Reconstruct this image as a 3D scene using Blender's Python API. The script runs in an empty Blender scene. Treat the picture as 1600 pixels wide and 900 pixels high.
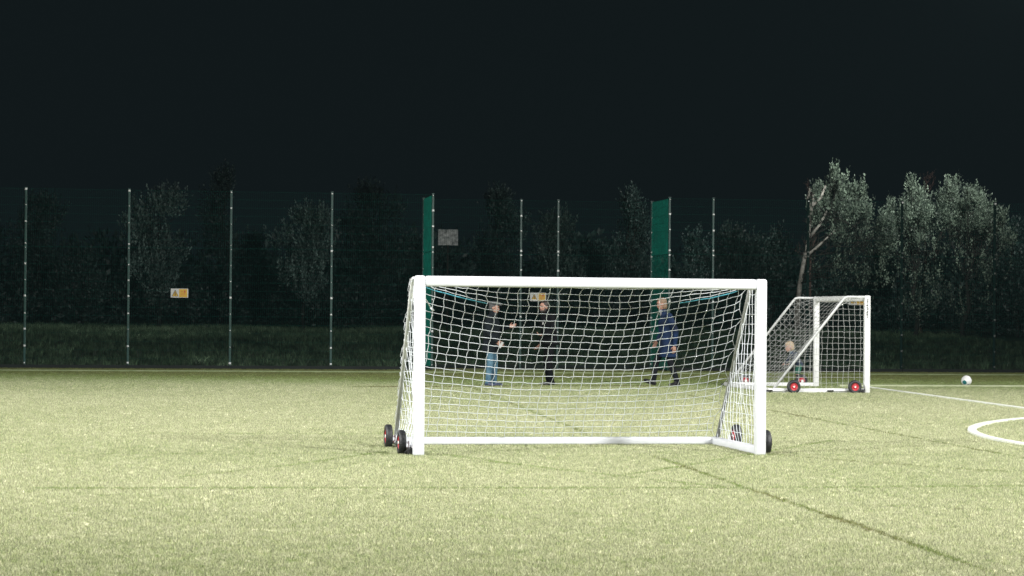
import bpy, bmesh, math, random
import numpy as np
from mathutils import Vector, Matrix, Euler
from mathutils import noise as mnoise
R = math.radians
S = bpy.context.scene
COL = S.collection
random.seed(7)
RNG = np.random.default_rng(11)

# ------------------------------------------------------------------ camera
CAMH = 1.5
HAZE = 0.00010
FPX, PITCH, ROLL = 3596.0, 0.01032, 0.00845          # focal length in photo pixels (1600 wide)
cam_d = bpy.data.cameras.new("camera"); cam = bpy.data.objects.new("camera", cam_d); COL.objects.link(cam)
S.camera = cam
cam_d.sensor_width = 36.0; cam_d.lens = FPX / 1600 * 36.0
cam_d.clip_start = 0.1; cam_d.clip_end = 3000
_c, _s = math.cos(PITCH), math.sin(PITCH)
_R, _F, _U = Vector((1, 0, 0)), Vector((0, _c, _s)), Vector((0, -_s, _c))
_cr, _sr = math.cos(ROLL), math.sin(ROLL)
CR = _R * _cr + _U * _sr; CU = _U * _cr - _R * _sr; CF = _F
cam.matrix_world = Matrix(((CR.x, CU.x, -CF.x, 0), (CR.y, CU.y, -CF.y, 0), (CR.z, CU.z, -CF.z, CAMH), (0, 0, 0, 1)))
cam_d.dof.use_dof = True; cam_d.dof.focus_distance = 24.5; cam_d.dof.aperture_fstop = 8

# ------------------------------------------------------------------ night sky and floodlights
world = bpy.data.worlds.new("World"); S.world = world; world.use_nodes = True
bg = world.node_tree.nodes["Background"]
bg.inputs[0].default_value = (0.0040, 0.0070, 0.0082, 1); bg.inputs[1].default_value = 0.8
S.view_settings.view_transform = 'Standard'; S.view_settings.look = 'None'
S.view_settings.exposure = 0.0; S.view_settings.gamma = 1.0

def flood(x, y, z, tx, ty, tz, power, cone=70, blend=.5, col=(1, .99, .96), size=2.2):
    l = bpy.data.lights.new("floodlight", 'SPOT'); l.energy = power * .76; l.color = col
    l.spot_size = R(cone); l.spot_blend = blend; l.shadow_soft_size = size
    o = bpy.data.objects.new("floodlight", l); COL.objects.link(o)
    o.location = (x, y, z)
    o.rotation_euler = (Vector((tx, ty, tz)) - Vector((x, y, z))).to_track_quat('-Z', 'Y').to_euler()
    return o
flood(-26, -2, 19, -1, 26, 0, 138000, 64, 1)
flood(27, -3, 19, 4, 26, 0, 150000, 64, 1)
flood(-27, 24, 18, -1, 31, 0, 52000, 85, .9)
flood(29, 22, 18, 3, 31, 0, 56000, 85, .9)
flood(31, 50, 16, 8, 40, 0, 22000, 80, .8)
flood(-29, 48, 16, -6, 38, 0, 15000, 80, .8)
flood(15.9, 66, 12.0, 13.2, 83, 12.8, 33000, 74, 1, col=(.97, 1, .95), size=.6)

# ------------------------------------------------------------------ pixel helpers (photo pixels -> points on the ground)
def ray(px, py):
    return (CF + CR * ((px - 800) / FPX) - CU * ((py - 450) / FPX))
def ground(px, py, z=0.0):
    d = ray(px, py); t = (z - CAMH) / d.z
    return Vector((d.x * t, d.y * t, z))
def atdist(px, py, Y):
    d = ray(px, py); t = Y / d.y
    return Vector((d.x * t, Y, CAMH + d.z * t))

# ------------------------------------------------------------------ object helpers
def tag(o, label=None, cat=None, group=None, kind=None):
    if label: o['label'] = label
    if cat: o['category'] = cat
    if group: o['group'] = group
    if kind: o['kind'] = kind
    return o
def empty(name, loc=(0, 0, 0), rz=0, label=None, cat=None, group=None):
    o = bpy.data.objects.new(name, None); COL.objects.link(o)
    o.location = loc; o.rotation_euler = (0, 0, rz); o.empty_display_size = .2
    return tag(o, label, cat, group)
def link(name, me, mat=None, parent=None, smooth=False):
    if mat is not None and len(me.materials) == 0: me.materials.append(mat)
    o = bpy.data.objects.new(name, me); COL.objects.link(o)
    if parent: o.parent = parent
    if smooth:
        me.polygons.foreach_set('use_smooth', [True] * len(me.polygons))
    return o
def fbm(name, bm, mat=None, parent=None, smooth=False):
    me = bpy.data.meshes.new(name); bm.to_mesh(me); bm.free()
    return link(name, me, mat, parent, smooth)
def box(bm, c, s, rot=None, bev=0.0, mi=0):
    r = bmesh.ops.create_cube(bm, size=1.0); vs = r['verts']
    for v in vs: v.co = Vector((v.co.x * s[0], v.co.y * s[1], v.co.z * s[2]))
    fs = list({f for v in vs for f in v.link_faces})
    if bev > 0:
        es = list({e for v in vs for e in v.link_edges})
        rr = bmesh.ops.bevel(bm, geom=es, offset=bev, segments=3, profile=.5, affect='EDGES')
        fs = list({f for f in rr['faces']} | {f for f in fs if f.is_valid})
        vs = list({v for f in fs for v in f.verts})
    m = Matrix.Translation(c) @ (rot.to_4x4() if rot is not None else Matrix.Identity(4))
    for v in vs: v.co = m @ v.co
    for f in fs: f.material_index = mi
    return vs
def frame_of(d):
    d = d.normalized(); a = Vector((0, 0, 1)) if abs(d.z) < .95 else Vector((1, 0, 0))
    x = d.cross(a).normalized(); return x, d.cross(x).normalized()
def tube(bm, pts, rad, n=8, cap=True, mi=0):
    pts = [Vector(p) for p in pts]; rings = []
    if not hasattr(rad, '__len__'): rad = [rad] * len(pts)
    x = None
    for i, p in enumerate(pts):
        d = (pts[min(i + 1, len(pts) - 1)] - pts[max(i - 1, 0)])
        if x is None: x, y = frame_of(d)
        else:
            d = d.normalized(); x = (x - d * x.dot(d)).normalized(); y = d.cross(x)
        rings.append([bm.verts.new(p + (x * math.cos(2 * math.pi * k / n) + y * math.sin(2 * math.pi * k / n)) * rad[i]) for k in range(n)])
    for a, b in zip(rings, rings[1:]):
        for k in range(n):
            f = bm.faces.new((a[k], a[(k + 1) % n], b[(k + 1) % n], b[k])); f.material_index = mi; f.smooth = True
    if cap and n > 2:
        bm.faces.new(rings[0][::-1]).material_index = mi; bm.faces.new(rings[-1]).material_index = mi

# ------------------------------------------------------------------ materials
def mat(name, col, rough=.6, metal=0.0, var=.12, scale=8.0, bump=0.0, bscale=60, col2=None, spec=.5, detail=4, sheen=0):
    m = bpy.data.materials.new(name); m.use_nodes = True; nt = m.node_tree; N = nt.nodes; L = nt.links
    b = N["Principled BSDF"]; b.inputs['Roughness'].default_value = rough; b.inputs['Metallic'].default_value = metal
    b.inputs['Specular IOR Level'].default_value = spec
    if sheen: b.inputs['Sheen Weight'].default_value = sheen
    tc = N.new('ShaderNodeTexCoord'); nz = N.new('ShaderNodeTexNoise'); nz.inputs['Scale'].default_value = scale; nz.inputs['Detail'].default_value = detail
    L.new(tc.outputs['Object'], nz.inputs['Vector'])
    rp = N.new('ShaderNodeValToRGB'); L.new(nz.outputs['Fac'], rp.inputs[0])
    rp.color_ramp.elements[0].position = .3; rp.color_ramp.elements[1].position = .7
    c2 = col2 or [min(1, c * (1 + var)) for c in col]; c1 = col if col2 else [c * (1 - var) for c in col]
    rp.color_ramp.elements[0].color = (*c1, 1); rp.color_ramp.elements[1].color = (*c2, 1)
    L.new(rp.outputs[0], b.inputs['Base Color'])
    if bump:
        n2 = N.new('ShaderNodeTexNoise'); n2.inputs['Scale'].default_value = bscale; L.new(tc.outputs['Object'], n2.inputs['Vector'])
        bp = N.new('ShaderNodeBump'); bp.inputs['Strength'].default_value = bump; bp.inputs['Distance'].default_value = .02
        L.new(n2.outputs['Fac'], bp.inputs['Height']); L.new(bp.outputs[0], b.inputs['Normal'])
    return m
M = {}
M['white_metal'] = mat('white_painted_aluminium', (.50, .515, .54), .42, var=.05, scale=5)
M['old_white'] = mat('scuffed_white_aluminium', (.58, .59, .58), .5, var=.1, scale=9)
M['grey_tube'] = mat('grey_galvanised_tube', (.30, .305, .31), .5, .2, var=.15, scale=20)
M['white_tube'] = mat('white_support_tube', (.48, .49, .49), .5, var=.15, scale=20)
M['cord'] = mat('white_net_cord', (.54, .57, .60), .8, var=.12, scale=14)
M['cord2'] = mat('older_net_cord', (.34, .35, .34), .8, var=.2, scale=14)
M['blue_cord'] = mat('light_blue_cord', (.06, .28, .36), .7, scale=10)
M['tyre'] = mat('black_rubber', (.008, .009, .011), .55, var=.3, scale=30, bump=.3)
M['red'] = mat('red_plastic_rim', (.34, .012, .020), .4, var=.1)
M['cap_white'] = mat('white_hub_cap', (.6, .6, .58), .4)
M['black'] = mat('black_plastic', (.012, .012, .013), .5)
M['fence'] = mat('dark_green_powder_coat', (.002, .034, .027), .42, var=.25, scale=12)
M['wire'] = mat('green_coated_wire', (.0005, .052, .038), .6, var=.2, scale=6, spec=.15)
M['wire_lit'] = mat('floodlit_green_wire', (.0005, .12, .085), .6, var=.25, scale=3, spec=.1)  # same mesh wire, floodlight on the return panels put into its colour
M['clip'] = mat('galvanised_clip', (.55, .57, .56), .35, .2)
M['kerb'] = mat('dark_edging_board', (.004, .007, .006), .9, var=.3, bump=.3)
M['bark'] = mat('dark_bark', (.022, .021, .018), .9, var=.4, scale=10, bump=.6, bscale=25)
M['birch'] = mat('pale_birch_bark', (.16, .15, .13), .8, scale=6, col2=(.62, .58, .52), bump=.3, bscale=20)
M['twig'] = mat('reddish_twig', (.055, .032, .026), .9, var=.3)

def leaf_mat(name, c1, c2):
    m = bpy.data.materials.new(name); m.use_nodes = True; nt = m.node_tree; N = nt.nodes; L = nt.links
    b = N["Principled BSDF"]; b.inputs['Roughness'].default_value = .5
    g = N.new('ShaderNodeNewGeometry'); rp = N.new('ShaderNodeValToRGB')
    rp.color_ramp.elements[0].color = (*c1, 1); rp.color_ramp.elements[1].color = (*c2, 1)
    at = N.new('ShaderNodeAttribute'); at.attribute_name = 'clump'
    ad = N.new('ShaderNodeMath'); ad.operation = 'MULTIPLY_ADD'; L.new(g.outputs['Random Per Island'], ad.inputs[0]); ad.inputs[1].default_value = .35; ad.inputs[2].default_value = 0
    a2_ = N.new('ShaderNodeMath'); a2_.operation = 'MULTIPLY_ADD'; L.new(at.outputs['Fac'], a2_.inputs[0]); a2_.inputs[1].default_value = .65; L.new(ad.outputs[0], a2_.inputs[2])
    L.new(a2_.outputs[0], rp.inputs[0]); L.new(rp.outputs[0], b.inputs['Base Color'])
    t = N.new('ShaderNodeBsdfTranslucent'); L.new(rp.outputs[0], t.inputs['Color'])
    mx = N.new('ShaderNodeMixShader'); mx.inputs[0].default_value = .18
    L.new(b.outputs[0], mx.inputs[1]); L.new(t.outputs[0], mx.inputs[2]); L.new(mx.outputs[0], N['Material Output'].inputs[0])
    return m
M['leaf_silver'] = leaf_mat('silver_green_leaf', (.014, .034, .031), (.44, .62, .56))
M['leaf_dark'] = leaf_mat('dark_green_leaf', (.007, .020, .018), (.085, .15, .135))
M['leaf_birch'] = leaf_mat('birch_leaf', (.012, .024, .020), (.42, .54, .41))
M['leaf_shrub'] = leaf_mat('shrub_leaf', (.006, .015, .013), (.07, .115, .10))

# turf blades: colour by per-tuft attribute
def turf_mat(name, stops, sheen=False):
    m = bpy.data.materials.new(name); m.use_nodes = True; nt = m.node_tree; N = nt.nodes; L = nt.links
    b = N["Principled BSDF"]; b.inputs['Roughness'].default_value = .5; b.inputs['Specular IOR Level'].default_value = .35
    at = N.new('ShaderNodeAttribute'); at.attribute_type = 'INSTANCER'; at.attribute_name = 'tint'
    rp = N.new('ShaderNodeValToRGB'); L.new(at.outputs['Fac'], rp.inputs[0])
    e = rp.color_ramp.elements
    e[0].position = stops[0][0]; e[0].color = (*stops[0][1], 1); e[1].position = stops[-1][0]; e[1].color = (*stops[-1][1], 1)
    for p, c in stops[1:-1]: k = e.new(p); k.color = (*c, 1)
    g = N.new('ShaderNodeNewGeometry'); mr = N.new('ShaderNodeMapRange'); mr.inputs[3].default_value = .22; mr.inputs[4].default_value = 2.05
    L.new(g.outputs['Random Per Island'], mr.inputs[0])
    mu = N.new('ShaderNodeMixRGB'); mu.blend_type = 'MULTIPLY'; mu.inputs[0].default_value = 1
    L.new(rp.outputs[0], mu.inputs[1]); L.new(mr.outputs[0], mu.inputs[2])
    L.new(mu.outputs[0], b.inputs['Base Color'])
    t = N.new('ShaderNodeBsdfTranslucent'); L.new(mu.outputs[0], t.inputs['Color'])
    mx = N.new('ShaderNodeMixShader'); mx.inputs[0].default_value = .25
    L.new(b.outputs[0], mx.inputs[1]); L.new(t.outputs[0], mx.inputs[2]); L.new(mx.outputs[0], N['Material Output'].inputs[0])
    return m
M['turf_blade'] = turf_mat('turf_blades', [(0, (.10, .068, .030)), (.25, (.14, .20, .055)), (.5, (.285, .303, .176)), (.8, (.44, .435, .295)), (1, (.68, .66, .47))])
M['wild_blade'] = turf_mat('wild_grass_blades', [(0, (.018, .032, .016)), (.6, (.09, .15, .08)), (1, (.30, .42, .26))])

# ground sheet under the blades
def ground_mat(name, c1, c2, c3, s1=.35, s2=45, bump=.5):
    m = bpy.data.materials.new(name); m.use_nodes = True; nt = m.node_tree; N = nt.nodes; L = nt.links
    b = N["Principled BSDF"]; b.inputs['Roughness'].default_value = .85; b.inputs['Specular IOR Level'].default_value = .2
    g = N.new('ShaderNodeNewGeometry')
    a = N.new('ShaderNodeTexNoise'); a.inputs['Scale'].default_value = s1; a.inputs['Detail'].default_value = 5; L.new(g.outputs['Position'], a.inputs['Vector'])
    f = N.new('ShaderNodeTexNoise'); f.inputs['Scale'].default_value = s2; f.inputs['Detail'].default_value = 3; L.new(g.outputs['Position'], f.inputs['Vector'])
    r1 = N.new('ShaderNodeValToRGB'); r1.color_ramp.elements[0].position = .35; r1.color_ramp.elements[1].position = .68
    r1.color_ramp.elements[0].color = (*c1, 1); r1.color_ramp.elements[1].color = (*c2, 1); L.new(a.outputs['Fac'], r1.inputs[0])
    r2 = N.new('ShaderNodeValToRGB'); r2.color_ramp.elements[0].position = .4; r2.color_ramp.elements[1].position = .66
    r2.color_ramp.elements[0].color = (0, 0, 0, 1); r2.color_ramp.elements[1].color = (1, 1, 1, 1); L.new(f.outputs['Fac'], r2.inputs[0])
    mx = N.new('ShaderNodeMixRGB'); L.new(r2.outputs[0], mx.inputs[0]); L.new(r1.outputs[0], mx.inputs[1]); mx.inputs[2].default_value = (*c3, 1)
    L.new(mx.outputs[0], b.inputs['Base Color'])
    bp = N.new('ShaderNodeBump'); bp.inputs['Strength'].default_value = bump; bp.inputs['Distance'].default_value = .02
    L.new(f.outputs['Fac'], bp.inputs['Height']); L.new(bp.outputs[0], b.inputs['Normal'])
    return m
M['pitch'] = ground_mat('artificial_turf', (.17, .20, .075), (.22, .25, .105), (.31, .32, .17))
M['field'] = ground_mat('rough_grass_ground', (.018, .034, .018), (.036, .056, .030), (.055, .075, .042), .5, 6)

# ------------------------------------------------------------------ fence line in plan
FO = Vector((-11.997, 56.71, 0)); FA = .141
FU = Vector((math.cos(FA), math.sin(FA), 0)); FN = Vector((-math.sin(FA), math.cos(FA), 0))
PW, FH = 2.512, 4.454
def fence_s(px, off=0.0):
    d = ray(px, 500); o = FO + FN * off
    # solve o + s*FU = t*d (xy)
    det = FU.x * (-d.y) - (-d.x) * FU.y
    s = ((-o.x) * (-d.y) - (-d.x) * (-o.y)) / det
    return s

# ------------------------------------------------------------------ ground
def terrain_z(x, y):
    q = Vector((x, y, 0)) - FO; d = q.dot(FN)
    t = min(1, max(0, (d - 1.5) / 24)); t = t * t * (3 - 2 * t)
    z = -.03 + .72 * t + max(0, d - 26) * .004
    if d > 1.0: z += mnoise.noise(Vector((x * .25, y * .25, 0))) * .07 * min(1, d / 6) + .02
    return z
bm = bmesh.new()
xs = [-1500, -700, -300, -140, -90] + [-60 + i * 1.5 for i in range(81)] + [90, 140, 300, 700, 1500]
ys = [-1200, -400, -150, -60, -20, 20, 45] + [50 + i * 1.2 for i in range(60)] + [130, 160, 220, 400, 900, 2500]
g = [[bm.verts.new((x, y, terrain_z(x, y))) for x in xs] for y in ys]
for j in range(len(ys) - 1):
    for i in range(len(xs) - 1): bm.faces.new((g[j][i], g[j][i + 1], g[j + 1][i + 1], g[j + 1][i]))
tag(fbm('ground', bm, M['field'], None, True), kind='structure')

def quad_sheet(name, pts, z, m, kind='structure'):
    bm = bmesh.new(); bm.faces.new([bm.verts.new((p[0], p[1], z)) for p in pts])
    return tag(fbm(name, bm, m), kind=kind)
a = FO + FU * -45; b = FO + FU * 75
a2 = a + FN * -.35; b2 = b + FN * -.35
quad_sheet('football_pitch', [(a2.x - FN.x * 110, a2.y - FN.y * 110), (b2.x - FN.x * 110, b2.y - FN.y * 110), (b2.x, b2.y), (a2.x, a2.y)], 0, M['pitch'])
sA, sB = fence_s(675), fence_s(1045)
DEP = 2.3
# pitch floor inside the recess
q = [FO + FU * (sA + .05) + FN * -.35, FO + FU * (sB - .05) + FN * -.35, FO + FU * (sB - .05) + FN * (DEP - .1), FO + FU * (sA + .05) + FN * (DEP - .1)]
quad_sheet('recess_floor', q, .004, M['pitch'])

# ------------------------------------------------------------------ lines
M['line_white'] = mat('white_line_turf', (.62, .64, .58), .8, var=.12, scale=40, bump=.5, bscale=150)
M['line_faint'] = mat('worn_pale_line_turf', (.30, .34, .20), .85, scale=3, col2=(.42, .45, .30), bump=.5, bscale=150)
M['line_edge'] = mat('faded_edge_line_turf', (.15, .20, .09), .85, scale=3, col2=(.24, .28, .15), bump=.5, bscale=150)
M['line_dark'] = mat('dark_line_turf', (.13, .115, .05), .9, scale=5, col2=(.20, .18, .09), bump=.5, bscale=150)
white_lines, dark_lines = [], []        # plan polylines with half widths
def strip(name, pts, w, m, top, bottom=None, n=1):
    pts = [Vector((p[0], p[1], 0)) for p in pts]; bm = bmesh.new(); L_, R_ = [], []
    for i, p in enumerate(pts):
        d = (pts[min(i + 1, len(pts) - 1)] - pts[max(i - 1, 0)]).normalized(); nn = Vector((-d.y, d.x, 0)) * w / 2
        L_.append(bm.verts.new((p.x + nn.x, p.y + nn.y, top))); R_.append(bm.verts.new((p.x - nn.x, p.y - nn.y, top)))
    for i in range(len(pts) - 1): bm.faces.new((R_[i], R_[i + 1], L_[i + 1], L_[i]))
    if top > .01:
        r = bmesh.ops.extrude_face_region(bm, geom=bm.faces[:])
        for v in [v for v in r['geom'] if isinstance(v, bmesh.types.BMVert)]: v.co.z = .002
    return tag(fbm(name, bm, m), kind='structure')
def pxline(px_pts, sub=12):
    P = [ground(*p) for p in px_pts]; out = []
    for a_, b_ in zip(P, P[1:]):
        for k in range(sub): out.append(a_.lerp(b_, k / sub))
    out.append(P[-1]); return out
def ext(px_pts, e=8):
    P = pxline(px_pts, 1); P.append(P[-1] + (P[-1] - P[-2]).normalized() * e); return P
def wl(name, P, w, m, top=.030):
    white_lines.append(([(p.x, p.y) for p in P], w / 2)); strip(name, P, w, m, top)
wl('touchline', ext([(1340, 604), (1600, 639.5)], 25), .11, M['line_white'])
p1, p2 = ground(1500, 605.5), ground(1500, 605.5)
wl('far_pitch_line', [p1 + FU * -2.6, p1 + FU * 14], .14, M['line_faint'], .05)
pc = ground(300, 582)
wl('edge_line', [pc + FU * -25, pc + FU * 40], .14, M['line_edge'], .05)
# circle through three photographed points
A, B, C_ = ground(1518, 672), ground(1600, 655.5), ground(1600, 696)
def circ(a, b, c):
    D = 2 * (a.x * (b.y - c.y) + b.x * (c.y - a.y) + c.x * (a.y - b.y))
    ux = ((a.x**2 + a.y**2) * (b.y - c.y) + (b.x**2 + b.y**2) * (c.y - a.y) + (c.x**2 + c.y**2) * (a.y - b.y)) / D
    uy = ((a.x**2 + a.y**2) * (c.x - b.x) + (b.x**2 + b.y**2) * (a.x - c.x) + (c.x**2 + c.y**2) * (b.x - a.x)) / D
    return Vector((ux, uy, 0)), math.hypot(a.x - ux, a.y - uy)
cc, cr_ = circ(A, B, C_)
print('circle', cc, cr_)
wl('circle_line', [cc + Vector((math.cos(t), math.sin(t), 0)) * cr_ for t in np.linspace(0, 2 * math.pi, 73)], .105, M['line_white'])
DL = [([(1075, 619), (1200, 642), (1340, 669), (1505, 700), (1640, 725)], .045, .85),
      ([(1020, 714), (1165, 764), (1385, 838), (1545, 896)], .055, .78), ([(735, 606), (915, 678)], .04, .75),
      ([(60, 765), (700, 764.5), (1165, 764.5), (1640, 761)], .17, .48),
      ([(1205, 712), (1340, 723), (1524, 736), (1640, 742)], .07, .8),
      ([(700, 713), (800, 727), (970, 746), (1140, 764)], .08, .55),
      ([(940, 750), (1060, 731), (1160, 714), (1300, 690)], .07, .5),
      ([(284, 747), (450, 729), (603, 708)], .08, .45),
      ([(90, 711), (610, 711)], .10, .35), ([(230, 679), (590, 679.5)], .14, .4),
      ([(565, 606), (800, 605), (1010, 604.5)], .55, .9),  # broad dark band across the ground at the men's feet
      ([(1205, 713), (1500, 712)], .08, .3), ([(1310, 790), (1640, 800)], .08, .2)]
for pts, w, st in DL:
    P = pxline(pts, 8); dark_lines.append(([(p.x, p.y) for p in P], w / 2, st))
    strip('dark_line', P, w, M['line_dark'], .005)

# ------------------------------------------------------------------ scattered blades
def tuft(name, n, h, rad, w, lean, m, seed):
    rs = random.Random(seed); bm = bmesh.new()
    for _ in range(n):
        a_ = rs.uniform(0, 6.28); r = rad * math.sqrt(rs.random()); x, y = r * math.cos(a_), r * math.sin(a_)
        hh = h * rs.uniform(.6, 1.15); la = rs.uniform(0, 6.28); ll = lean * rs.random() * hh
        dx, dy = math.cos(la) * ll, math.sin(la) * ll; wa = rs.uniform(0, 6.28); wx, wy = math.cos(wa) * w, math.sin(wa) * w
        v = [bm.verts.new(p) for p in ((x - wx, y - wy, -.002), (x + wx, y + wy, -.002), (x + wx * .8 + dx * .35, y + wy * .8 + dy * .35, hh * .6), (x - wx * .8 + dx * .35, y - wy * .8 + dy * .35, hh * .6), (x + dx, y + dy, hh))]
        bm.faces.new((v[0], v[1], v[2], v[3])); bm.faces.new((v[3], v[2], v[4]))
    me = bpy.data.meshes.new(name); bm.to_mesh(me); bm.free(); me.materials.append(m)
    return bpy.data.objects.new(name, me)
def seg_dist(px, py, poly):
    d = np.full(px.shape, 1e9)
    for (x0, y0), (x1, y1) in zip(poly, poly[1:]):
        vx, vy = x1 - x0, y1 - y0; L2 = vx * vx + vy * vy
        t = np.clip(((px - x0) * vx + (py - y0) * vy) / L2, 0, 1)
        d = np.minimum(d, np.hypot(px - x0 - t * vx, py - y0 - t * vy))
    return d
def vnoise(x, y, s, seed):
    x = x * s; y = y * s; xi = np.floor(x).astype(int); yi = np.floor(y).astype(int); fx = x - xi; fy = y - yi
    fx = fx * fx * (3 - 2 * fx); fy = fy * fy * (3 - 2 * fy)
    def h(a, b):
        n = np.sin(a * 127.1 + b * 311.7 + seed * 74.7) * 43758.5453; return n - np.floor(n)
    return (h(xi, yi) * (1 - fx) + h(xi + 1, yi) * fx) * (1 - fy) + (h(xi, yi + 1) * (1 - fx) + h(xi + 1, yi + 1) * fx) * fy
def scatter(name, x, y, z, tint, scl, tufts, label=None):
    n = len(x); me = bpy.data.meshes.new(name); me.vertices.add(n)
    me.vertices.foreach_set('co', np.stack([x, y, z], 1).astype('f').ravel())
    def att(nm, ty, dat, key='value'):
        a_ = me.attributes.new(nm, ty, 'POINT'); a_.data.foreach_set(key, dat)
    att('tint', 'FLOAT', tint.astype('f')); att('scl', 'FLOAT', scl.astype('f'))
    rot = np.zeros((n, 3), 'f'); rot[:, 2] = RNG.uniform(0, 6.28, n)
    att('rot', 'FLOAT_VECTOR', rot.ravel(), 'vector')
    att('pick', 'INT', RNG.integers(0, len(tufts), n).astype('i'))
    o = bpy.data.objects.new(name, me); COL.objects.link(o)
    ng = bpy.data.node_groups.new(name, 'GeometryNodeTree')
    ng.interface.new_socket('Geometry', in_out='INPUT', socket_type='NodeSocketGeometry'); ng.interface.new_socket('Geometry', in_out='OUTPUT', socket_type='NodeSocketGeometry')
    N = ng.nodes; L = ng.links; gi = N.new('NodeGroupInput'); go = N.new('NodeGroupOutput')
    ip = N.new('GeometryNodeInstanceOnPoints'); jn = N.new('GeometryNodeJoinGeometry')
    for t in tufts[::-1]:
        oi = N.new('GeometryNodeObjectInfo'); oi.inputs['Object'].default_value = t; oi.inputs['As Instance'].default_value = True
        L.new(oi.outputs['Geometry'], jn.inputs[0])
    def na(nm, ty):
        k = N.new('GeometryNodeInputNamedAttribute'); k.data_type = ty; k.inputs[0].default_value = nm; return k.outputs['Attribute']
    L.new(gi.outputs[0], ip.inputs['Points']); L.new(jn.outputs[0], ip.inputs['Instance']); ip.inputs['Pick Instance'].default_value = True
    L.new(na('pick', 'INT'), ip.inputs['Instance Index']); L.new(na('rot', 'FLOAT_VECTOR'), ip.inputs['Rotation']); L.new(na('scl', 'FLOAT'), ip.inputs['Scale'])
    L.new(ip.outputs[0], go.inputs[0])
    md = o.modifiers.new('scatter', 'NODES'); md.node_group = ng
    return tag(o, label, None, None, 'stuff')
tufts = [tuft('turf_tuft', 14, .025, .034, .0018, .7, M['turf_blade'], i) for i in range(3)]
n = 460000
yy = RNG.uniform(10.5, 60.5, n); xx = RNG.uniform(-1, 1, n) * (.29 * yy + .3)
fd = (xx - FO.x) * FN.x + (yy - FO.y) * FN.y
keep = fd < -.4
for poly, hw in white_lines: keep &= ~(seg_dist(xx, yy, poly) < hw + .045)
xx, yy = xx[keep], yy[keep]
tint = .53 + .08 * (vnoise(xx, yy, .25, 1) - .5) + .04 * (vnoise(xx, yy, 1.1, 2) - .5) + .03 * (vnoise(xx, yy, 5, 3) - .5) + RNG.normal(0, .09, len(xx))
tint -= .10 * np.clip((yy - 38) / 10, 0, 1) + .36 * np.clip((yy - 45.5) / 8, 0, 1) + .10 * np.clip((15 - yy) / 4, 0, 1) * np.clip(.6 - xx / 4, 0, 1)  # floodlight falloff painted into the tint, towards the fence and near left
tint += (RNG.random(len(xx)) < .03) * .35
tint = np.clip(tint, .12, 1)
for poly, hw, st in dark_lines:
    d = seg_dist(xx, yy, poly); wob = hw * .7 + .018 * vnoise(xx, yy, 3, 9)
    mk = d < wob; on = vnoise(xx, yy, .9, 5) * .5 + .65
    k = np.clip(st * on, 0, 1); tint = np.where(mk, tint * (1 - k) + .03 * k, tint)
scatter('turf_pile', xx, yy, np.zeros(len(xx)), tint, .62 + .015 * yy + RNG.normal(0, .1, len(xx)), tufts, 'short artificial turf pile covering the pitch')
# wild grass behind the fence
wt = [tuft('wild_tuft', 16, .22, .12, .006, .9, M['wild_blade'], 50 + i) for i in range(2)]
n = 26000
ss = RNG.uniform(-12, 32, n); dd = 1.2 + 34 * RNG.random(n) ** .8
dd = np.where((ss > sA - .3) & (ss < sB + .3), np.maximum(dd, DEP + .4 + RNG.random(n) * 3), dd)
xx = FO.x + FU.x * ss + FN.x * dd; yy = FO.y + FU.y * ss + FN.y * dd
zz = np.array([terrain_z(float(a_), float(b_)) for a_, b_ in zip(xx, yy)])
scatter('rough_grass', xx, yy, zz - .01, np.clip(.15 + .5 * np.clip((dd - 14) / 10, 0, 1) + .4 * (vnoise(xx, yy, .6, 4) - .5) + RNG.normal(0, .2, n), 0, 1), RNG.uniform(.4, 1.0, n), wt, 'rough dark grass on the bank behind the fence')  # blades tinted paler up the bank, painting in its floodlit top

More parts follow.
